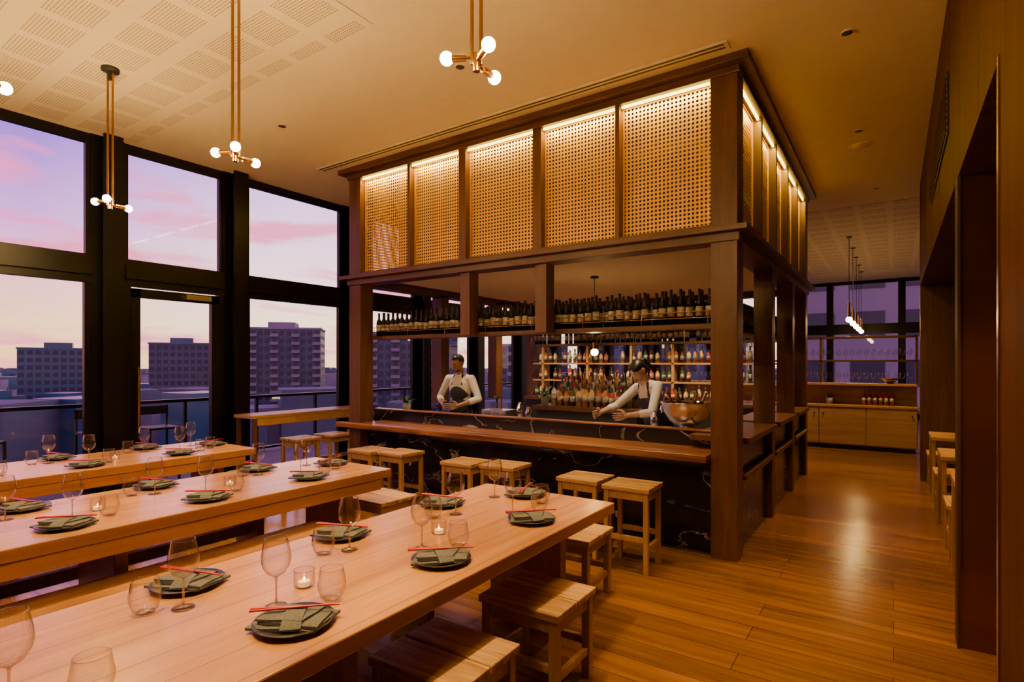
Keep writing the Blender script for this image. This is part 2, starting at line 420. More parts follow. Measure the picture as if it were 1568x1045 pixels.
for i in range(5):
    y0, y1 = sy[i]+.028, sy[i+1]-.028
    place('screen_side_%d' % i, sm, (BX1-.085, y0, 2.745), math.pi/2, parent=can, scale=((y1-y0)/.80, 1, 1))
    place('screen_left_%d' % i, sm, (BX0+.085, y0, 2.745), math.pi/2, parent=can, scale=((y1-y0)/.80, 1, 1))
    lb = MB(); lb.box(BX1-.04, BX1-.022, y0+.01, y1-.01, 3.905, 3.925); lb.build('led_side_%d' % i, [M_led], parent=can)
    light('led_side_light_%d' % i, 'AREA', (BX1-.031, (y0+y1)/2, 3.90), 7, LEDC, parent=can, shape='RECTANGLE', size=.018, size_y=y1-y0-.04, rot=(0, math.radians(10), 0))

b = MB()
b.box(BX0+.215, BX1-.215, 4.82, 5.08, .0, .79, 0)
b.box(BX0+.04, BX1-.215, 5.08, 5.14, .0, .985, 0)
b.box(BX0+.04, BX1-.215, 5.07, 5.17, .985, 1.0, 1)
b.box(BX0-.05, BX0+.02, 4.91, 5.1, 0, .79, 0)
b.box(BX0+.22, BX1-.22, 5.14, 5.62, .86, .92, 2)
b.box(BX0+.22, BX1-.22, 5.20, 5.58, .0, .86, 3)
b.box(BX1-.15, BX1-.05, 4.92, 6.24, 0, .92, 0); b.box(BX1-.15, BX1-.05, 6.44, 7.64, 0, .92, 0); b.box(BX1-.15, BX1-.05, 7.84, 8.88, 0, .92, 0)
b.build('bar_counter', [M_marble, M_slab, M_steel, M_blackm], bevel=.003)
b = MB()
b.box(BX0-.12, BX1-.213, 4.58, 4.699, .79, .85, 0); b.box(BX0+.213, BX1-.213, 4.699, 5.075, .79, .85, 0)
b.build('bar_slab', [M_slab], bevel=.006)
b = MB()
for y0, y1 in ((4.92, 6.24), (6.44, 7.64), (7.84, 8.88)):
    b.box(BX1-.45, BX1+.05, y0, y1, .925, .975, 0)
    b.box(BX1-.03, BX1+.02, y0, y1, .62, .66, 0)
b.build('side_counter', [M_colY], bevel=.004)
b = MB(); b.box(BX0+.22, BX1-.5, 8.5, 8.9, 0, .95, 1); b.box(BX0+.22, BX1-.5, 8.46, 8.95, .95, 1.0, 0); b.build('back_counter', [M_colX, M_blackm])

def wine_bottle(b, x, y, z, h=.30, r=.037, seg=10, mg=0, ml=1, mc=2):
    b.lathe([(.001, 0), (r, 0), (r, .07*h/.3), (r+.0006, .07*h/.3), (r+.0006, .15*h/.3), (r, .15*h/.3), (r, .185*h/.3), (.014, .225*h/.3), (.013, .23*h/.3), (.0145, h), (.001, h)],
            seg, mg, (x, y, z), mis=[mg, mg, ml, ml, ml, mg, mg, mg, mc, mc])
def shelf(name, x0, x1, y0, y1, z, alongx=True):
    b = MB(); b.box(x0, x1, y0, y1, z-.04, z, 0)
    for zz in (z+.055, z+.11):
        if alongx: b.cyl((x0, y0+.012, zz), (x1, y0+.012, zz), .004, mi=1, seg=6)
        else: b.cyl((x1-.012, y0, zz), (x1-.012, y1, zz), .004, mi=1, seg=6)
    L = (x1-x0) if alongx else (y1-y0)
    k = int(L/.6)
    for i in range(k+1):
        t = (i+.02)/k*.98
        if alongx: b.cyl((x0+t*L, y0+.012, z), (x0+t*L, y0+.012, z+.12), .004, mi=1, seg=6)
        else: b.cyl((x1-.012, y0+t*L, z), (x1-.012, y0+t*L, z+.12), .004, mi=1, seg=6)
    b.build(name, [M_colX if alongx else M_colY, M_brass])
M_foil = plain('bottle_foil', (.03, .022, .022), .3, .3, var=.6, nscale=5)
shelf('bottle_shelf', BX0+.215, BX1-.215, BY0+.2, BY0+.42, 1.94)
shelf('bottle_shelf', BX1-.42, BX1-.185, 5.2, 8.88, 1.94, False)
shelf('bottle_shelf', BX0+.215, BX1-.45, BY1-.42, BY1-.2, 1.94)
for (x0, x1, yy, step) in ((BX0+.27, BX1-.27, BY0+.26, .083), (BX0+.27, BX1-.27, BY0+.345, .083), (BX0+.27, BX1-.6, BY1-.3, .09)):
    b = MB(); x = x0
    while x < x1:
        if random.random() > .03:
            wine_bottle(b, x+random.uniform(-.004, .004), yy, 1.94, random.choice((.30, .31, .32, .29)), random.choice((.036, .039, .034)))
        x += step
    b.build('wine_bottle_row', [M_bottle, M_label, M_foil])
b = MB(); y = 5.3
while y < 8.8:
    wine_bottle(b, BX1-.3, y, 1.94); y += .088
b.build('wine_bottle_row', [M_bottle, M_label, M_foil])

def tumbler_prof(r, h): return [(.001, 0), (r*.62, 0), (r*.9, h*.25), (r, h*.55), (r*.92, h)]
b = MB()
for z in (1.30, 1.60):
    b.box(BX0+.25, BX1-.25, 8.70, 8.92, z-.025, z, 0)
for x in (-5.3, -4.4, -3.6, -2.9, -2.1, -1.35): b.box(x, x+.04, 8.70, 8.92, 1.0, 1.90, 0)
b.build('back_shelf', [M_cab])
sp_cols = [(.35, .09, .015), (.38, .02, .015), (.5, .38, .2), (.03, .09, .03), (.5, .22, .03), (.55, .5, .42), (.10, .035, .015), (.42, .15, .03)]
sp_m = [plain('spirit_%d' % i, c, .12) for i, c in enumerate(sp_cols)]
b = MB()
for z in (1.0, 1.30, 1.60):
    x = BX0+.35
    while x < BX1-.3:
        if random.random() < .8: b.lathe(tumbler_prof(.036, .12), 10, 0, (x, 8.85, z))
        x += .1
b.build('shelf_glasses', [M_glass])
b = MB()
for z in (1.0, 1.30, 1.60):
    x = BX0+.4
    while x < BX1-.55:
        if random.random() < .8: k = random.randrange(8); wine_bottle(b, x, 8.60 if z == 1.0 else 8.745, z, random.uniform(.2, .27), random.uniform(.03, .036), 10, k, 8, 9)
        x += .1
b.build('back_bar_bottles', sp_m+[M_label, M_foil])

b = MB(); b.box(-4.2, -2.7, 6.75, 7.35, 0, .94, 1); b.box(-4.24, -2.66, 6.7, 7.4, .94, 1.0, 0)
b.box(-4.1, -2.75, 7.0, 7.12, 1.0, 1.10, 0); b.box(-4.1, -2.75, 7.12, 7.26, 1.0, 1.2, 0)
b.build('spirits_island', [M_colX, M_blackm])
b = MB()
for yy, z in ((6.82, 1.0), (6.93, 1.0), (7.06, 1.10), (7.19, 1.2)):
    x = -3.95
    while x < -2.8:
        k = random.randrange(8); wine_bottle(b, x, yy, z, random.uniform(.25, .34), random.uniform(.032, .045), 10, k, 8, 9)
        x += .098
b.build('spirit_bottles', sp_m+[M_label, M_foil])

def cord_pendant(x, y, ztop, zb, r=.05, name='pendant_lamp', m=None):
    b = MB(); b.cyl((x, y, ztop), (x, y, ztop-.02), .05, seg=16, mi=0); b.cyl((x, y, ztop-.02), (x, y, zb+.1), .004, seg=6, mi=0)
    b.cyl((x, y, zb+.12), (x, y, zb+.03), .022, seg=12, mi=1); b.sph((x, y, zb), r, mi=2)
    return b.build(name, [M_blackm, M_brass, m or M_bulbs])
cord_pendant(-3.02, 6.2, 2.66, 1.73, .045)
for i in range(5):
    b = MB(); x, y = -.71, 12.6+i*1.25
    b.cyl((x, y, ZC), (x, y, ZC-.02), .05, seg=14); b.cyl((x, y, ZC), (x, y, 2.8), .006, seg=6)
    b.cyl((x, y, 2.78), (x, y, 2.48), .018, .026, mi=1, seg=14); b.sph((x, y, 2.44), .055, mi=2)
    b.build('pendant_lamp', [M_blackm, M_brass, M_bulbs])

b = MB(); bx, by, bz = -1.64, 5.36, .92
b.lathe([(.001, 0), (.09, 0), (.095, .01), (.05, .03), (.035, .05), (.10, .075), (.17, .13), (.215, .21), (.232, .29), (.245, .297), (.248, .305), (.235, .305), (.222, .29), (.2, .2), (.14, .13), (.001, .1)], 36, 0, (bx, by, bz))
for sgn in (-1, 1):
    for k in range(10):
        t0 = math.pi*2*k/10; t1 = math.pi*2*(k+1)/10
        cx = bx+sgn*.245
        b.cyl((cx+sgn*.02*math.cos(t0)*.3, by+.035*math.cos(t0), bz+.22+.035*math.sin(t0)), (cx+sgn*.02*math.cos(t1)*.3, by+.035*math.cos(t1), bz+.22+.035*math.sin(t1)), .006, seg=6)
for k in range(6):
    t = k*1.05+.3; p0 = Vector((bx+.07*math.cos(t), by+.07*math.sin(t), bz+.15)); p1 = p0+Vector((.09*math.cos(t), .09*math.sin(t), .20))
    dd = (p1-p0); b.cyl(p0, p0+dd*.55, .036, .034, mi=1); b.cyl(p0+dd*.55, p0+dd*.8, .034, .015, mi=1); b.cyl(p0+dd*.8, p0+dd*1.25, .0155, .0165, mi=2)
for k in range(60):
    a = random.uniform(0, 6.28); r = random.uniform(0, .19)
    b.box(-.018, .018, -.018, .018, -.018, .018, 3, Matrix.Translation((bx+r*math.cos(a), by+r*math.sin(a), bz+.25)) @ Matrix.Rotation(a, 4, 'X') @ Matrix.Rotation(a*2, 4, 'Y'))
b.build('champagne_bucket', [M_silver, M_bottle, M_brass, M_glass])

def plant(x, y, z, r=.06, h=.1, nl=26, L=.16, name='potted_plant'):
    b = MB(); b.lathe([(.001, 0), (r*.75, 0), (r, h), (r*.9, h), (r*.88, h*.9), (.001, h*.9)], 18, 0, (x, y, z))
    for i in range(nl):
        a = random.uniform(0, 6.28); el = random.uniform(.3, 1.4); l = L*random.uniform(.6, 1.2); w = .016
        d = Vector((math.cos(a), math.sin(a), 0)); s = Vector((-math.sin(a), math.cos(a), 0)); vs = []
        for k in range(5):
            t = k/4; p = Vector((x, y, z+h*.9))+d*(l*t*math.cos(el))+Vector((0, 0, l*(t*math.sin(el)-.45*t*t)))
            ww = w*math.sin(math.pi*(t*.85+.1)); vs += [p-s*ww, p+s*ww]
        b.add(vs, [(2*k, 2*k+1, 2*k+3, 2*k+2) for k in range(4)], 1, True)
    b.build(name, [M_pot, M_leaf])
plant(-5.42, 5.4, .92, .06, .14, 30, .2)
plant(-4.12, 6.85, 1.0, .06, .12, 34, .30)

b = MB()
for i in range(7):
    x = -4.2+i*.13; b.lathe(tumbler_prof(.035, .11), 12, 0, (x, 5.24, .92))
b.build('bar_tumblers', [M_glass])
b = MB()
for x, h in ((-3.6, .22), (-3.48, .17), (-1.98, .2)):
    b.lathe([(.001, 0), (.034, 0), (.042, h*.6), (.036, h*.75), (.02, h*.92), (.018, h), (.001, h)], 16, 0, (x, 5.42, .92))
b.build('cocktail_shakers', [M_silver])
b = MB(); b.box(-4.1, -3.75, 5.34, 5.58, .92, 1.04, 0); b.cyl((-3.9, 5.46, 1.04), (-3.9, 5.46, 1.2), .012, mi=1); b.cyl((-3.9, 5.46, 1.2), (-3.9, 5.33, 1.2), .01, mi=1)
b.build('beer_tap', [M_steel, M_brass], bevel=.004)

# ------------------------------------------------------------ stools
def stool_mesh(w, d, h, leg, name):
    b = MB(); hw, hd = w/2, d/2
    b.box(-hw, hw, -hd, -.004, h-.035, h, 0); b.box(-hw, hw, .004, hd, h-.035, h, 0)
    i = .012
    for sx in (-1, 1):
        for sy_ in (-1, 1):
            x0 = sx*(hw-i-leg/2); y0_ = sy_*(hd-i-leg/2)
            b.box(x0-leg/2, x0+leg/2, y0_-leg/2, y0_+leg/2, 0, h-.035, 1)
    for sx in (-1, 1):
        x0 = sx*(hw-i-leg/2)
        b.box(x0-.014, x0+.014, -hd+i+leg, hd-i-leg, h-.10, h-.035, 1)
        b.box(x0-.014, x0+.014, -hd+i+leg, hd-i-leg, h*.26, h*.26+.04, 1)
    for sy_ in (-1, 1):
        y0_ = sy_*(hd-i-leg/2)
        b.box(-hw+i+leg, hw-i-leg, y0_-.014, y0_+.014, h-.10, h-.035, 1)
        b.box(-hw+i+leg, hw-i-leg, y0_-.014, y0_+.014, h*.36, h*.36+.04, 1)
    return b.mesh(name, [M_stool, M_stoolZ])
sl = stool_mesh(.45, .41, .45, .045, 'low_stool'); st = stool_mesh(.38, .34, .65, .038, 'bar_stool')
for x, y in ((-1.48, 1.69), (-1.48, 2.395), (-1.84, 3.42), (-3.66, 3.35), (-5.62, 3.4), (-1.50, .95)):
    place('low_stool', sl, (x, y, 0), random.uniform(-.03, .03), bevel=.005)
for x, y in ((-1.70, 4.17), (-2.14, 4.22), (-3.02, 4.30), (-3.43, 4.22), (-4.37, 4.27), (-4.77, 4.2)):
    place('bar_stool', st, (x, y, 0), random.uniform(-.06, .06), bevel=.004)
for x, y in ((-6.25, 4.35), (-6.25, 4.85), (-6.25, 5.4)): place('bar_stool', st, (x, y, 0), math.pi/2, bevel=.004)
b = MB(); b.box(-6.88, -6.45, 3.82, 5.65, .91, .95, 0)
for y in (3.84, 5.6):
    for x in (-6.86, -6.50): b.box(x, x+.045, y, y+.045, 0, .91, 1)
b.box(-6.50, -6.455, 3.885, 5.6, .82, .91, 0); b.box(-6.86, -6.815, 3.885, 5.6, .2, .25, 0)
b.build('window_bar_table', [M_cab, M_colZ], bevel=.004)

# ------------------------------------------------------------ dining tables
TC = [-1.885, -3.815, -5.745]
def table(cx, apron):
    b = MB(); b.box(cx-.485, cx+.485, -.6, 3.15, .685, .75, 0)
    for y in (-.3, 1.3, 2.88):
        b.box(cx-.26, cx+.26, y, y+.07, 0.0, .685, 1); b.box(cx-.38, cx+.38, y-.005, y+.075, .62, .684, 1)
    if apron:
        b.box(cx+.43, cx+.475, -.5, 3.05, .60, .684, 0); b.box(cx-.475, cx-.43, -.5, 3.05, .60, .684, 0)
    b.build('dining_table', [M_table, M_tableZ], bevel=.006)
table(TC[0], False); table(TC[1], True); table(TC[2], True)
def bench(cx, y0, y1):
    b = MB(); b.box(cx-.19, cx+.19, y0, y1, .40, .45, 0)
    for y in (y0+.15, y1-.21):
        b.box(cx-.16, cx+.16, y, y+.06, 0, .4, 1)
    b.box(cx-.03, cx+.03, y0+.21, y1-.21, .2, .28, 1)
    b.build('bench', [M_table, M_tableZ], bevel=.005)
bench(-3.30, -.3, 2.55); bench(-4.38, -.3, 2.75); bench(-2.48, -.3, 2.7); bench(-5.20, -.3, 2.6)

# tableware
def torus_ring(b, r, z, t, seg=32, mi=0):
    vs = []; fs = []; k = 6
    for i in range(seg):
        a = 2*math.pi*i/seg
        for j in range(k):
            c = 2*math.pi*j/k; rr = r+t*math.cos(c); vs.append((rr*math.cos(a), rr*math.sin(a), z+t*math.sin(c)))
    for i in range(seg):
        for j in range(k): fs.append((i*k+j, ((i+1) % seg)*k+j, ((i+1) % seg)*k+(j+1) % k, i*k+(j+1) % k))
    b.add(vs, fs, mi, True)
M_rim = thin_glass('glass_rim', (.9, .88, .85), .7, .35)
b = MB(); b.lathe([(.001, .003), (.036, .0015), (.012, .006), (.0042, .014), (.0036, .03), (.0036, .095), (.009, .105), (.032, .12), (.046, .145), (.05, .168), (.047, .195), (.037, .238)], 32, mis=[0, 0, 1, 1, 1, 1, 0, 0, 0, 0, 0])
torus_ring(b, .037, .238, .0009, mi=1); torus_ring(b, .036, .0015, .001, mi=1)
ME_wine = b.mesh('wine_glass', [M_glass, M_rim])
b = MB(); b.lathe([(.001, .003), (.026, .002), (.04, .015), (.049, .045), (.05, .062), (.041, .112)], 32)
torus_ring(b, .041, .112, .0009, mi=1); torus_ring(b, .027, .003, .002, mi=1)
ME_tumb = b.mesh('stemless_glass', [M_glass, M_rim])
b = MB(); b.lathe([(.001, 0), (.07, 0), (.075, .004), (.125, .018), (.128, .02), (.124, .022), (.075, .009), (.001, .008)], 40)
ME_plate = b.mesh('dinner_plate', [M_plate])
def napkin_mesh():
    b = MB(); nx, ny = 24, 16
    def sheet(W, D, z0, th, rot, amp, off=(0, 0), droop=0., sh=0.):
        vs = []; R = Matrix.Rotation(rot, 3, 'Z')
        for top in (0, 1):
            for j in range(ny+1):
                for i in range(nx+1):
                    x = (i/nx-.5)*W; y = (j/ny-.5)*D
                    wz = amp*(math.sin(x*45+y*25+z0*900)+.7*math.sin(y*70-x*38))
                    dz = -droop*(2*max(abs(i/nx-.5)*(W > D), abs(j/ny-.5)*(D >= W)))**2.5
                    p = R @ Vector((x+off[0]+sh*y, y+off[1], 0))
                    vs.append((p.x, p.y, z0+dz+(th+wz if top else 0)))
        n1 = (nx+1)*(ny+1); fs = []
        for j in range(ny):
            for i in range(nx):
                a = j*(nx+1)+i; fs.append((a+n1, a+1+n1, a+nx+2+n1, a+nx+1+n1)); fs.append((a, a+nx+1, a+nx+2, a+1))
        b.add(vs, fs, 0, True)
        bd = [i for i in range(nx+1)]+[j*(nx+1)+nx for j in range(1, ny+1)]+[ny*(nx+1)+i for i in range(nx-1, -1, -1)]+[j*(nx+1) for j in range(ny-1, 0, -1)]
        sv = [vs[a] for a in bd]+[vs[a+n1] for a in bd]; m = len(bd)
        b.add(sv, [(q, (q+1) % m, (q+1) % m+m, q+m) for q in range(m)], 0, False)
    sheet(.225, .150, .003, .009, .12, .0012, sh=.15)
    sheet(.205, .125, .0125, .009, .02, .0012, (.004, .003), sh=-.1)
    sheet(.15, .115, .0225, .008, .10, .0010, (-.012, .004), sh=.25)
    sheet(.062, .175, .0305, .006, .38, .0010, (.004, 0), droop=.020)
    return b.mesh('folded_napkin', [M_napkin])
ME_nap = napkin_mesh()
b = MB(); b.cyl((-.14, -.004, .004), (.14, .006, .004), .0045, .003, 8); b.cyl((-.14, .012, .004), (.14, .000, .0045), .0045, .003, 8)
ME_chop = b.mesh('chopsticks', [M_chop])
b = MB(); b.lathe([(.001, .002), (.034, .002), (.038, .01), (.038, .065)], 20, 0); torus_ring(b, .038, .065, .0012, 20, 3); b.cyl((0, 0, .004), (0, 0, .022), .022, mi=1, seg=16); b.sph((0, 0, .03), (.004, .004, .008), mi=2)
ME_cand = b.mesh('tealight_holder', [M_glass, M_wax, M_flame, M_rim])
ZT = .75
def setting(cx, side, y, wine=True):
    j = lambda a=.012: random.uniform(-a, a)
    px = cx+side*(.285 if side > 0 else .345)+j(); py = y+j()
    place('dinner_plate', ME_plate, (px, py, ZT))
    r = (.5 if side > 0 else .2)+j(.12)
    place('folded_napkin', ME_nap, (px, py, ZT+.009), r)
    place('chopsticks', ME_chop, (px-.01, py+.01, ZT+.047), (.75 if side > 0 else .3)+j(.1))
    if side > 0:
        place('wine_glass', ME_wine, (cx+.105+j(), y+.07+j(), ZT)); place('stemless_glass', ME_tumb, (cx+.215+j(), y+.20+j(.02), ZT))
    else:
        place('wine_glass', ME_wine, (cx-.145+j(), y-.12+j(), ZT)); place('stemless_glass', ME_tumb, (cx-.205+j(), y-.21+j(.02), ZT))
for ti, cx in enumerate(TC):
    for y in (.36, 1.08, 1.80, 2.53):
        setting(cx, 1, y); setting(cx, -1, y-.02 if y > .5 else y+.02)
    place('dinner_plate', ME_plate, (cx-.06, 2.99, ZT)); place('folded_napkin', ME_nap, (cx-.06, 2.99, ZT+.009), .3)
    place('chopsticks', ME_chop, (cx-.06, 3.0, ZT+.047), 1.9); place('wine_glass', ME_wine, (cx-.2, 2.85, ZT)); place('stemless_glass', ME_tumb, (cx+.13, 2.88, ZT))
    for y in (1.30, 2.08): place('tealight_holder', ME_cand, (cx+.05+random.uniform(-.03, .03), y, ZT))

def pendant(x, y, rot=0):
    b = MB(); zb = 2.93
    b.lathe([(.001, 0), (.065, 0), (.065, -.03), (.001, -.03)], 24, 1, (x, y, ZC))
    for s in (-.02, .02): b.cyl((x+s*.8, y+s*.6, ZC-.03), (x+s*.8, y+s*.6, zb-.02), .0085, mi=0, seg=10)
    b.cyl((x, y, zb+.03), (x, y, zb-.05), .016, mi=0, seg=14); b.cyl((x, y, ZC-.03), (x, y, ZC-.10), .02, mi=1, seg=14)
    for k in range(3):
        t = math.radians(90+120*k)+rot; d = Vector((math.cos(t), math.sin(t), 0)); o = Vector((x, y, zb+(-.02, .012, 0)[k]))
        b.cyl(o, o+d*.055, .008, mi=0, seg=10); b.cyl(o+d*.045, o+d*.11, .015, .017, mi=0, seg=12)
        b.sph(o+d*.133, .029, mi=2, seg=18, rings=12)
    return b.build('pendant_light', [M_brass, M_blackm, M_bulb])
for x in (-5.36, -3.45, -1.51):
    pendant(x, 1.93); pendant(x, .70, .35)

# ------------------------------------------------------------ back cabinet
b = MB(); cx0, cx1, cy0, cy1 = -4.2, .35, 12.0, 12.45
b.box(cx0, cx1, cy0+.02, cy1, .08, .78, 0); b.box(cx0-.02, cx1+.02, cy0-.01, cy1, .78, .82, 0); b.box(cx0+.03, cx1-.03, cy0+.06, cy1, 0, .08, 2)
k = 6; w = (cx1-cx0)/k
for i in range(k): b.box(cx0+i*w+.008, cx0+(i+1)*w-.008, cy0, cy0+.02, .10, .77, 0); b.cyl((cx0+(i+(.9 if i % 2 else .1))*w, cy0-.02, .66), (cx0+(i+(.9 if i % 2 else .1))*w, cy0, .66), .012, mi=2)
b.box(cx0, cx1, cy1-.03, cy1, .82, 1.18, 0); b.box(cx0, cx1, cy0+.1, cy1, 1.18, 1.22, 0)
for i in range(k//2+1): b.box(cx0+i*2*w-.03*(i == 3), cx0+i*2*w+.04-.03*(i == 3), cy0+.12, cy1, 1.22, 2.1, 1)
for z in (1.62, 2.06): b.box(cx0, cx1, cy0+.12, cy1, z, z+.035, 1)
b.build('sideboard', [M_cab, M_colX, M_blackm], bevel=.003)
b = MB()
for z in (1.22, 1.655):
    x = cx0+.15
    while x < cx1-.1:
        if abs(((x-cx0)/(2*w)) % 1) > .03: b.lathe([(.001, 0), (.03, 0), (.004, .008), (.004, .08), (.035, .11), (.04, .15), (.03, .2)], 10, 0, (x, cy0+.25, z))
        x += .11
b.build('sideboard_glasses', [M_glass])
b = MB()
for i in range(6): wine_bottle(b, -.45+i*.085, 12.2, .82, .27, .034, 10, 0, 1, 0)
b.build('sideboard_bottles', [sp_m[1], M_label])
plant(-1.0, 12.2, .82, .07, .12, 30, .18)
b = MB(); b.lathe([(.001, 0), (.04, 0), (.10, .05), (.15, .1), (.14, .1), (.001, .03)], 20, 0, (-.05, 12.25, 1.22)); b.build('brass_bowl', [M_brass])

b = MB(); b.box(.84, 1.07, 4.2, 9.3, .0, .42, 1); b.box(.83, 1.07, 4.2, 9.3, .42, .47, 0); b.box(.98, 1.07, 4.2, 9.3, .47, .95, 1)
b.build('banquette', [M_cab, M_colY], bevel=.004)
for i, y in enumerate((5.1, 6.7, 8.3)):
    b = MB(); b.box(.36, .80, y-.32, y+.32, .71, .75, 0); b.box(.365, .40, y-.30, y-.26, 0, .71, 1); b.box(.365, .40, y+.26, y+.30, 0, .71, 1); b.box(.76, .795, y-.30, y-.26, 0, .71, 1); b.box(.76, .795, y+.26, y+.30, 0, .71, 1)
    b.build('small_table', [M_cab, M_stoolZ], bevel=.004)
for y in (4.5, 5.9, 7.5, 8.95): place('low_stool', sl, (.56, y, 0), math.pi/2, bevel=.004)

# ------------------------------------------------------------ bartenders
SK1 = plain('skin_tan', (.30, .15, .085), .5, var=.06); SK2 = plain('skin_light', (.52, .31, .21), .5, var=.05)
M_shirt = plain('white_shirt', (.66, .63, .58), .8, var=.06, nscale=30, bump=.3)
M_apron = plain('apron_black', (.022, .024, .028), .8)
M_hair = plain('black_hair', (.012, .009, .007), .45)
M_lip = plain('lips', (.35, .10, .08), .5)
M_eye = plain('eyes', (.015, .01, .008), .2)
M_shoe = plain('shoes', (.02, .02, .02), .5)
M_trs = plain('trousers', (.03, .03, .035), .8)
TAGS = ['skin', 'shirt', 'apron', 'hair', 'lip', 'eye', 'trousers', 'shoe']
def bartender(name, loc, yaw, skin, lean, leanx, head_pitch, head_yaw, arms, scale=1., female=False):
    prims = []
    def cap(p0, p1, r0, r1, tag): prims.append(('c', Vector(p0), Vector(p1), r0, r1, tag))
    def ell(c, r, tag, R=None): prims.append(('e', Vector(c), Vector(r), R if R else Matrix.Identity(3), 0, tag))
    LB = Matrix.Translation((0, 0, .95)) @ Matrix.Rotation(lean, 4, 'X') @ Matrix.Rotation(leanx, 4, 'Y') @ Matrix.Translation((0, 0, -.95))
    RB = LB.to_3x3()
    def be(c, r, tag): ell(LB @ Vector(c), r, tag, RB)
    def bc(a, q, r0, r1, tag): cap(LB @ Vector(a), LB @ Vector(q), r0, r1, tag)
    sw = .155 if female else .18
    be((0, 0, 1.27), (sw*.95, .115, .19), 'shirt'); be((0, -.005, 1.10), (.13 if female else .15, .105, .17), 'shirt')
    be((0, 0, .94), (.165, .12, .13), 'trousers')
    if female:
        be((.065, -.075, 1.25), (.06, .06, .06), 'apron'); be((-.065, -.075, 1.25), (.06, .06, .06), 'apron')
    bc((-sw, 0, 1.385), (sw, 0, 1.385), .058, .058, 'shirt'); bc((-.08, .01, 1.415), (.08, .01, 1.415), .046, .046, 'shirt')
    bc((0, .015, 1.42), (0, -.01, 1.53), .054, .05, 'skin')
    bc((.04, -.035, 1.435), (.0, -.06, 1.415), .022, .02, 'shirt'); bc((-.04, -.035, 1.435), (.0, -.06, 1.415), .022, .02, 'shirt')
    be((0, -.016 if not female else -.02, 1.20), (.142 if not female else .125, .119, .165), 'apron')
    be((0, -.013, 1.06), (.145, .112, .14), 'apron'); be((0, -.02, .98), (.168, .125, .15), 'apron')
    bc((.075, -.09, 1.32), (.06, -.035, 1.445), .014, .014, 'apron'); bc((-.075, -.09, 1.32), (-.06, -.035, 1.445), .014, .014, 'apron')
    ell((0, -.04, .74), (.175, .11, .27), 'apron')
    for s in (-1, 1):
        cap((s*.085, 0, .92), (s*.09, -.01, .5), .088, .06, 'trousers'); cap((s*.09, -.01, .5), (s*.095, .02, .09), .058, .042, 'trousers')
        ell((s*.095, -.05, .045), (.045, .125, .045), 'shoe'); ell((s*.095, .01, .06), (.042, .06, .06), 'shoe')
    piv = Vector((0, 0, 1.52))
    LH = LB @ Matrix.Translation(piv) @ Matrix.Rotation(head_yaw, 4, 'Z') @ Matrix.Rotation(head_pitch, 4, 'X') @ Matrix.Translation(-piv)
    RH = LH.to_3x3()
    def he(c, r, tag): ell(LH @ Vector(c), r, tag, RH)
    def hc(a, q, r0, r1, tag): cap(LH @ Vector(a), LH @ Vector(q), r0, r1, tag)
    he((0, -.005, 1.615), (.074, .092, .098), 'skin'); he((0, -.04, 1.565), (.056, .058, .062), 'skin'); he((0, -.075, 1.528), (.026, .022, .02), 'skin')
    he((.04, -.055, 1.578), (.025, .03, .025), 'skin'); he((-.04, -.055, 1.578), (.025, .03, .025), 'skin')
    hc((0, -.092, 1.612), (0, -.108, 1.585), .010, .014, 'skin'); he((.011, -.10, 1.58), (.009, .01, .008), 'skin'); he((-.011, -.10, 1.58), (.009, .01, .008), 'skin')
    hc((-.02, -.0925, 1.553), (.02, -.0925, 1.553), .008, .008, 'lip')
    for s in (-1, 1):
        he((s*.030, -.084, 1.610), (.010, .007, .005), 'eye'); hc((s*.019, -.092, 1.632), (s*.043, -.084, 1.633), .0035, .003, 'hair')
        he((s*.076, .005, 1.605), (.012, .02, .032), 'skin')
    he((0, .022, 1.637), (.080, .088, .088), 'hair'); he((0, -.022, 1.683), (.056, .05, .03), 'hair')
    if female:
        he((0, .03, 1.60), (.074, .075, .085), 'hair'); he((0, .115, 1.64), (.035, .035, .035), 'hair')
        hc((0, .13, 1.63), (0, .15, 1.50), .03, .022, 'hair'); hc((0, .15, 1.50), (0, .13, 1.42), .022, .008, 'hair')
        he((.03, -.005, 1.665), (.05, .075, .05), 'hair'); he((-.03, -.005, 1.665), (.05, .075, .05), 'hair')
    else:
        he((0, -.046, 1.533), (.05, .05, .03), 'hair'); he((0, -.086, 1.566), (.024, .014, .005), 'hair'); he((0, -.015, 1.70), (.048, .05, .028), 'hair')
    for s, elbow, wrist, hd, pn in arms:
        sh = LB @ Vector((s*sw, 0, 1.385)); el_ = Vector(elbow); wr = Vector(wrist)
        cap(sh, el_, .058, .047, 'shirt'); mid = el_.lerp(wr, .4)
        cap(el_, mid, .047, .045, 'shirt'); cap(el_, mid, .038, .036, 'skin'); cap(mid, wr, .038, .026, 'skin')
        hd = Vector(hd).normalized()
        inw = Vector((-s, 0, 0)); pn = (inw-hd*inw.dot(hd)).normalized()
        side = hd.cross(pn).normalized()
        if side.z < 0: side = -side
        offs = (.033, .011, -.011, -.033); ln = (.94, 1.04, .97, .78)
        cap(wr, wr+hd*.03, .026, .024, 'skin')
        for q in range(4):
            a0 = wr+side*offs[q]*.5+hd*.015; k0 = wr+hd*.088+side*offs[q]
            cap(a0, k0, .014, .0115, 'skin')
            ang = .35; p = k0
            for seg, (l, bend) in enumerate(((.042, .55), (.026, .6), (.021, .4))):
                dr = hd*math.cos(ang)+pn*math.sin(ang)+side*offs[q]*2.2
                p2 = p+dr.normalized()*l*ln[q]; cap(p, p2, .0088-.0006*seg, .0082-.0006*seg, 'skin'); p = p2; ang += bend
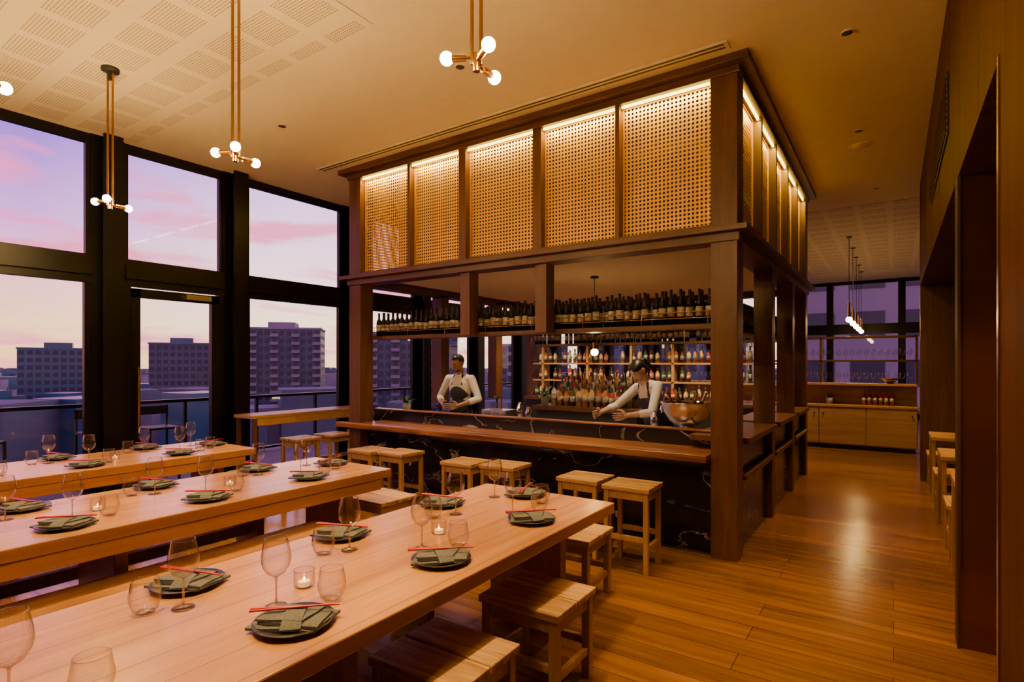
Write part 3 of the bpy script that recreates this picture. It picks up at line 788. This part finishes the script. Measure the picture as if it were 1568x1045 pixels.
        t0 = wr+side*.02+hd*.02; t1 = t0+(side*.75+hd*.6+pn*.35).normalized()*.045; t2 = t1+(side*.35+hd*.75+pn*.55).normalized()*.032; t3 = t2+(hd*.8+pn*.6).normalized()*.025
        cap(t0, t1, .015, .012, 'skin'); cap(t1, t2, .011, .010, 'skin'); cap(t2, t3, .0095, .008, 'skin')
    b = MB()
    for p in prims:
        if p[0] == 'c':
            _, a, q, r0, r1, t = p
            if (q-a).length > 1e-5: b.cyl(a, q, r0, r1, 14)
            b.sph(a, r0, 14, 10); b.sph(q, r1, 14, 10)
        else: b.sph(p[1], tuple(p[2]), 24, 16, M=p[3])
    me = b.mesh(name+'_raw', []); ob = bpy.data.objects.new(name+'_raw', me); COL.objects.link(ob)
    md = ob.modifiers.new('r', 'REMESH'); md.mode = 'VOXEL'; md.voxel_size = .0045
    md2 = ob.modifiers.new('s', 'SMOOTH'); md2.factor = .5; md2.iterations = 3
    dg = bpy.context.evaluated_depsgraph_get(); dg.update()
    m2 = bpy.data.meshes.new_from_object(ob.evaluated_get(dg)); bpy.data.objects.remove(ob)
    n = len(m2.polygons); C = np.zeros(n*3); m2.polygons.foreach_get('center', C); C = C.reshape(-1, 3)
    best = np.full(n, 1e9); tag = np.zeros(n, dtype=np.int32)
    for p in prims:
        if p[0] == 'c':
            _, a, q, r0, r1, t = p; A = np.array(a); D = np.array(q-a); L2 = D.dot(D)
            tt = np.clip(((C-A) @ D)/L2, 0, 1) if L2 > 1e-9 else np.zeros(n)
            dist = np.linalg.norm(C-A-tt[:, None]*D, axis=1)-(r0+(r1-r0)*tt)
        else:
            Rm = np.array(p[3]); Q = (C-np.array(p[1])) @ Rm; rr = np.array(p[2]); k = np.linalg.norm(Q/rr, axis=1)
            dist = (k-1)*np.linalg.norm(Q, axis=1)/np.maximum(k, 1e-6)
        up = dist < best; best[up] = dist[up]; tag[up] = TAGS.index(p[5])
    m2.materials.clear()
    for m in (skin, M_shirt, M_apron, M_hair, M_lip, M_eye, M_trs, M_shoe): m2.materials.append(m)
    m2.polygons.foreach_set('material_index', tag); m2.polygons.foreach_set('use_smooth', [True]*n); m2.name = name; m2.update()
    return place(name, m2, loc, yaw, scale=(scale,)*3)
bartender('bartender_man', (-4.86, 5.88, 0), .15, SK1, .08, .0, .38, -.25,
          [(1, (.30, -.06, 1.12), (.12, -.27, 1.04), (-.5, -.8, -.1), (-1, 0, 0)), (-1, (-.32, -.04, 1.13), (-.13, -.26, 1.04), (.5, -.8, -.1), (1, 0, 0))], 1.0)
bartender('bartender_woman', (-2.12, 5.96, 0), -.35, SK2, .36, -.10, .42, -.15,
          [(1, (.20, -.36, 1.10), (.02, -.53, 1.07), (-.45, -.8, -.15), (-1, 0, 0)), (-1, (-.36, -.30, 1.14), (-.36, -.54, 1.08), (-.1, -.95, -.2), (1, 0, 0))], .985, True)

# ------------------------------------------------------------ exterior
b = MB(); b.box(-9.9, XL-.11, -8, 24, -.15, -.03); b.build('terrace_floor', [M_terrace])
b = MB()
b.box(-9.66, -9.58, -8, 24, .96, 1.01, 0); b.box(-9.66, -9.58, -8, 24, .02, .06, 0)
y = -8
while y < 24: b.box(-9.65, -9.59, y, y+.04, -.03, 1.0, 0); y += 1.25
b.box(-9.625, -9.615, -8, 24, .06, .96, 1)
b.build('balcony_railing', [M_black, M_win])
for y in (1.0, 1.75, 2.9, 3.6):
    b = MB(); x = -8.4
    for dx in (-.2, .17):
        for dy in (-.2, .17): b.box(x+dx, x+dx+.03, y+dy, y+dy+.03, -.03, .72 if dx > 0 else 1.0, 0)
    b.box(x-.2, x+.2, y-.2, y+.2, .69, .72, 0); b.box(x-.2, x-.17, y-.2, y+.2, .88, 1.0, 0); b.box(x-.2, x+.2, y-.2, y-.17, .25, .28, 0)
    b.build('outdoor_bar_chair', [M_blackm], bevel=.003)
b = MB(); b.box(-9.3, -8.9, -.8, 1.4, -.03, .9, 0)
b.build('outdoor_planter', [M_blackm], bevel=.01)

BW = plain('facade_pale', (.22, .26, .26), .8, nscale=.1); BG = plain('facade_grey', (.085, .135, .14), .8, nscale=.1)
BL = plain('facade_blue', (.025, .11, .16), .3, nscale=.1); BWN = plain('facade_window', (.018, .035, .05), .4)
BLT = emit('lit_window', (1, .7, .4), 1.5)
def building(cx, cy, w, d, z1, face, mats, fh=3.2, bw=2.6, z0=-35, name='apartment_building', seed=1, balc=True):
    rnd = random.Random(seed); b = MB(); M = Matrix.Translation((cx, cy, 0)) @ Matrix.Rotation(face, 4, 'Z')
    b.box(-w/2, w/2, -d/2, d/2, z0, z1, 0, M); b.box(-w/2-.3, w/2+.3, -d/2-.3, d/2+.3, z1, z1+.7, 1, M); b.box(-w*.2, w*.15, -d*.3, d*.3, z1+.7, z1+3, 1, M)
    nf = int((z1+24)/fh)
    for f in range(nf):
        zt = z1-.6-f*fh
        for (lw, ax) in ((w, 0), (d, 1)):
            nb = max(2, int(lw/bw)); s = lw/nb
            for i in range(nb):
                u0 = -lw/2+i*s+s*.16; u1 = -lw/2+(i+1)*s-s*.16; mi = 3 if rnd.random() < .02 else 2
                for sg in (-1, 1):
                    if ax == 0: b.box(u0, u1, sg*d/2-.06, sg*d/2+.06, zt-1.8, zt, mi, M)
                    else: b.box(sg*w/2-.06, sg*w/2+.06, u0, u1, zt-1.8, zt, mi, M)
                if balc and i % 3 == 1 and ax == 0:
                    b.box(u0-.6, u1+.6, -d/2-1.5, -d/2, zt-2.5, zt-2.2, 1, M); b.box(u0-.6, u1+.6, -d/2-1.5, -d/2-1.4, zt-2.2, zt-1.3, 1, M)
    b.build(name, mats)
bl = [(-207, 137, 29), (-150, 152, 34), (-100, 158, 22), (-273, 128, 28), (-308, 92, 28), (3, 52, 18), (-26, 80, 22)]
building(-207, 137, 29, 20, 15, math.radians(48), [BG, BW, BWN, BLT], seed=2)
building(-150, 152, 34, 18, 12, math.radians(42), [BG, BW, BWN, BLT], seed=3)
building(-100, 158, 22, 18, 7, math.radians(35), [BG, BW, BWN, BLT], seed=8)
building(-273, 128, 26, 20, 10, math.radians(62), [BG, BL, BWN, BLT], seed=4, balc=False)
building(-308, 92, 28, 20, 7.5, math.radians(70), [BL, BL, BWN, BLT], seed=5, balc=False)
building(3, 52, 18, 12, 16, 0, [BW, BW, BWN, BLT], seed=6, balc=False, fh=3.4, bw=3.0)
building(-26, 80, 22, 14, 6, 0, [BL, BG, BWN, BLT], seed=9, balc=False)
b = MB(); rnd = random.Random(3)
for i in range(1500):
    a = rnd.uniform(-1.15, .75); dd = rnd.uniform(110, 1500); X = dd*(-.565+.825*a); Y = dd*(.825+.565*a)
    if any((X-q[0])**2+(Y-q[1])**2 < (q[2]*1.0)**2 for q in bl): continue
    w = rnd.uniform(6, 20); h = 1.6-dd*rnd.uniform(.045, .12)
    if dd > 350: h = rnd.uniform(-30, -8)
    if h < -33: h = -33+rnd.uniform(0, 6)
    Mx = Matrix.Translation((X, Y, 0)) @ Matrix.Rotation(rnd.uniform(0, 1.5), 4, 'Z')
    b.box(-w/2, w/2, -w/2*rnd.uniform(.5, 1), w/2, -35, h, rnd.randrange(3), Mx)
    if rnd.random() < .2: b.box(-w*.53, w*.53, -w*.1, w*.1, h-2.2, h-1.2, 3, Mx)
b.build('city_buildings', [BG, BW, BL, BLT])
b = MB(); b.box(-3000, 3000, -3000, 3000, -36, -35); b.build('ground', [plain('city_ground', (.05, .08, .09), .9, nscale=.01, var=.4)])

# ------------------------------------------------------------ sky
w = bpy.data.worlds.new('sky'); scene.world = w; w.use_nodes = True; nt = w.node_tree; L = nt.links
bg = nt.nodes['Background']; tc = nt.nodes.new('ShaderNodeTexCoord'); sp = nt.nodes.new('ShaderNodeSeparateXYZ')
L.new(tc.outputs['Generated'], sp.inputs[0])
def ramp(stops):
    r = nt.nodes.new('ShaderNodeValToRGB'); cr = r.color_ramp
    cr.elements[0].position = stops[0][0]; cr.elements[0].color = stops[0][1]
    cr.elements[1].position = stops[-1][0]; cr.elements[1].color = stops[-1][1]
    for p, c in stops[1:-1]: e = cr.elements.new(p); e.color = c
    return r
rs = ramp([(0., lin(242, 175, 115)), (.05, lin(245, 188, 135)), (.11, lin(238, 160, 160)), (.2, lin(190, 120, 195)), (.33, lin(108, 72, 172)), (1., lin(45, 45, 110))])
L.new(sp.outputs['Z'], rs.inputs['Fac'])
rs2 = ramp([(0., lin(240, 195, 145)), (.06, lin(252, 214, 175)), (.15, lin(248, 200, 205)), (.3, lin(205, 155, 215)), (1., lin(50, 50, 120))])
L.new(sp.outputs['Z'], rs2.inputs['Fac'])
az = nt.nodes.new('ShaderNodeMapRange'); az.inputs['From Min'].default_value = .25; az.inputs['From Max'].default_value = .55
L.new(sp.outputs['Y'], az.inputs['Value'])
m1 = nt.nodes.new('ShaderNodeMixRGB'); L.new(az.outputs['Result'], m1.inputs['Fac']); L.new(rs.outputs['Color'], m1.inputs['Color1']); L.new(rs2.outputs['Color'], m1.inputs['Color2'])
mp = nt.nodes.new('ShaderNodeMapping'); mp.inputs['Scale'].default_value = (2.6, 2.6, 13); L.new(tc.outputs['Generated'], mp.inputs['Vector'])
ns = nt.nodes.new('ShaderNodeTexNoise'); ns.inputs['Scale'].default_value = 1.9; ns.inputs['Detail'].default_value = 7; ns.inputs['Distortion'].default_value = .6
L.new(mp.outputs['Vector'], ns.inputs['Vector'])
cm = nt.nodes.new('ShaderNodeMapRange'); cm.inputs['From Min'].default_value = .48; cm.inputs['From Max'].default_value = .64; cm.inputs['To Max'].default_value = .85
L.new(ns.outputs['Fac'], cm.inputs['Value'])
m2 = nt.nodes.new('ShaderNodeMixRGB'); L.new(cm.outputs['Result'], m2.inputs['Fac']); L.new(m1.outputs['Color'], m2.inputs['Color1']); m2.inputs['Color2'].default_value = lin(224, 100, 140)
L.new(m2.outputs['Color'], bg.inputs['Color']); bg.inputs['Strength'].default_value = 3.6

# ------------------------------------------------------------ lights
def spot(name, loc, p, ang=75, tgt=None, col=WARM, blend=.7, r=.04):
    return light(name, 'SPOT', loc, p, col, target=tgt or (loc[0], loc[1], 0.001), spot_size=math.radians(ang), spot_blend=blend, shadow_soft_size=r)
for x in TC:
    for y in (.4, 2.3): spot('downlight_lamp', (x+.15, y, ZC-.02), 460, 58)
for y in (3.4, 5.2, 7.0, 9.0): spot('aisle_lamp', (-.33, y, ZC-.02), 420, 50, col=AMB)
for y in (11.2, 13.5): spot('rear_lamp', (-.6, y, ZC-.02), 450, 80, col=WARM)
for x in (-5, -3.4, -1.9): spot('bar_lamp', (x, 3.9, ZC-.02), 340, 60, col=WARM)
for x in (-4.9, -3.6, -2.3): spot('bar_task_lamp', (x, 5.6, 2.65), 80, 100, col=(1, .74, .46)); spot('bar_back_lamp', (x, 7.9, 2.65), 260, 110, col=(1, .66, .30))
spot('rear_lamp', (-3.5, 11.2, ZC-.02), 350, 90)
spot('recess_lamp', (.62, 3.3, 2.62), 110, 90, col=AMB)
for y in (5.1, 6.7, 8.3): spot('niche_lamp', (.6, y, 2.62), 35, 80, col=AMB)

# ------------------------------------------------------------ camera
cam = bpy.data.cameras.new('camera'); co = bpy.data.objects.new('camera', cam); COL.objects.link(co)
co.location = (0, 0, 1.6); co.rotation_euler = (math.pi/2, 0, math.radians(34.4))
cam.sensor_width = 36; cam.lens = 36*853/1568; cam.shift_y = .0214; cam.clip_start = .05; cam.clip_end = 5000
scene.camera = co
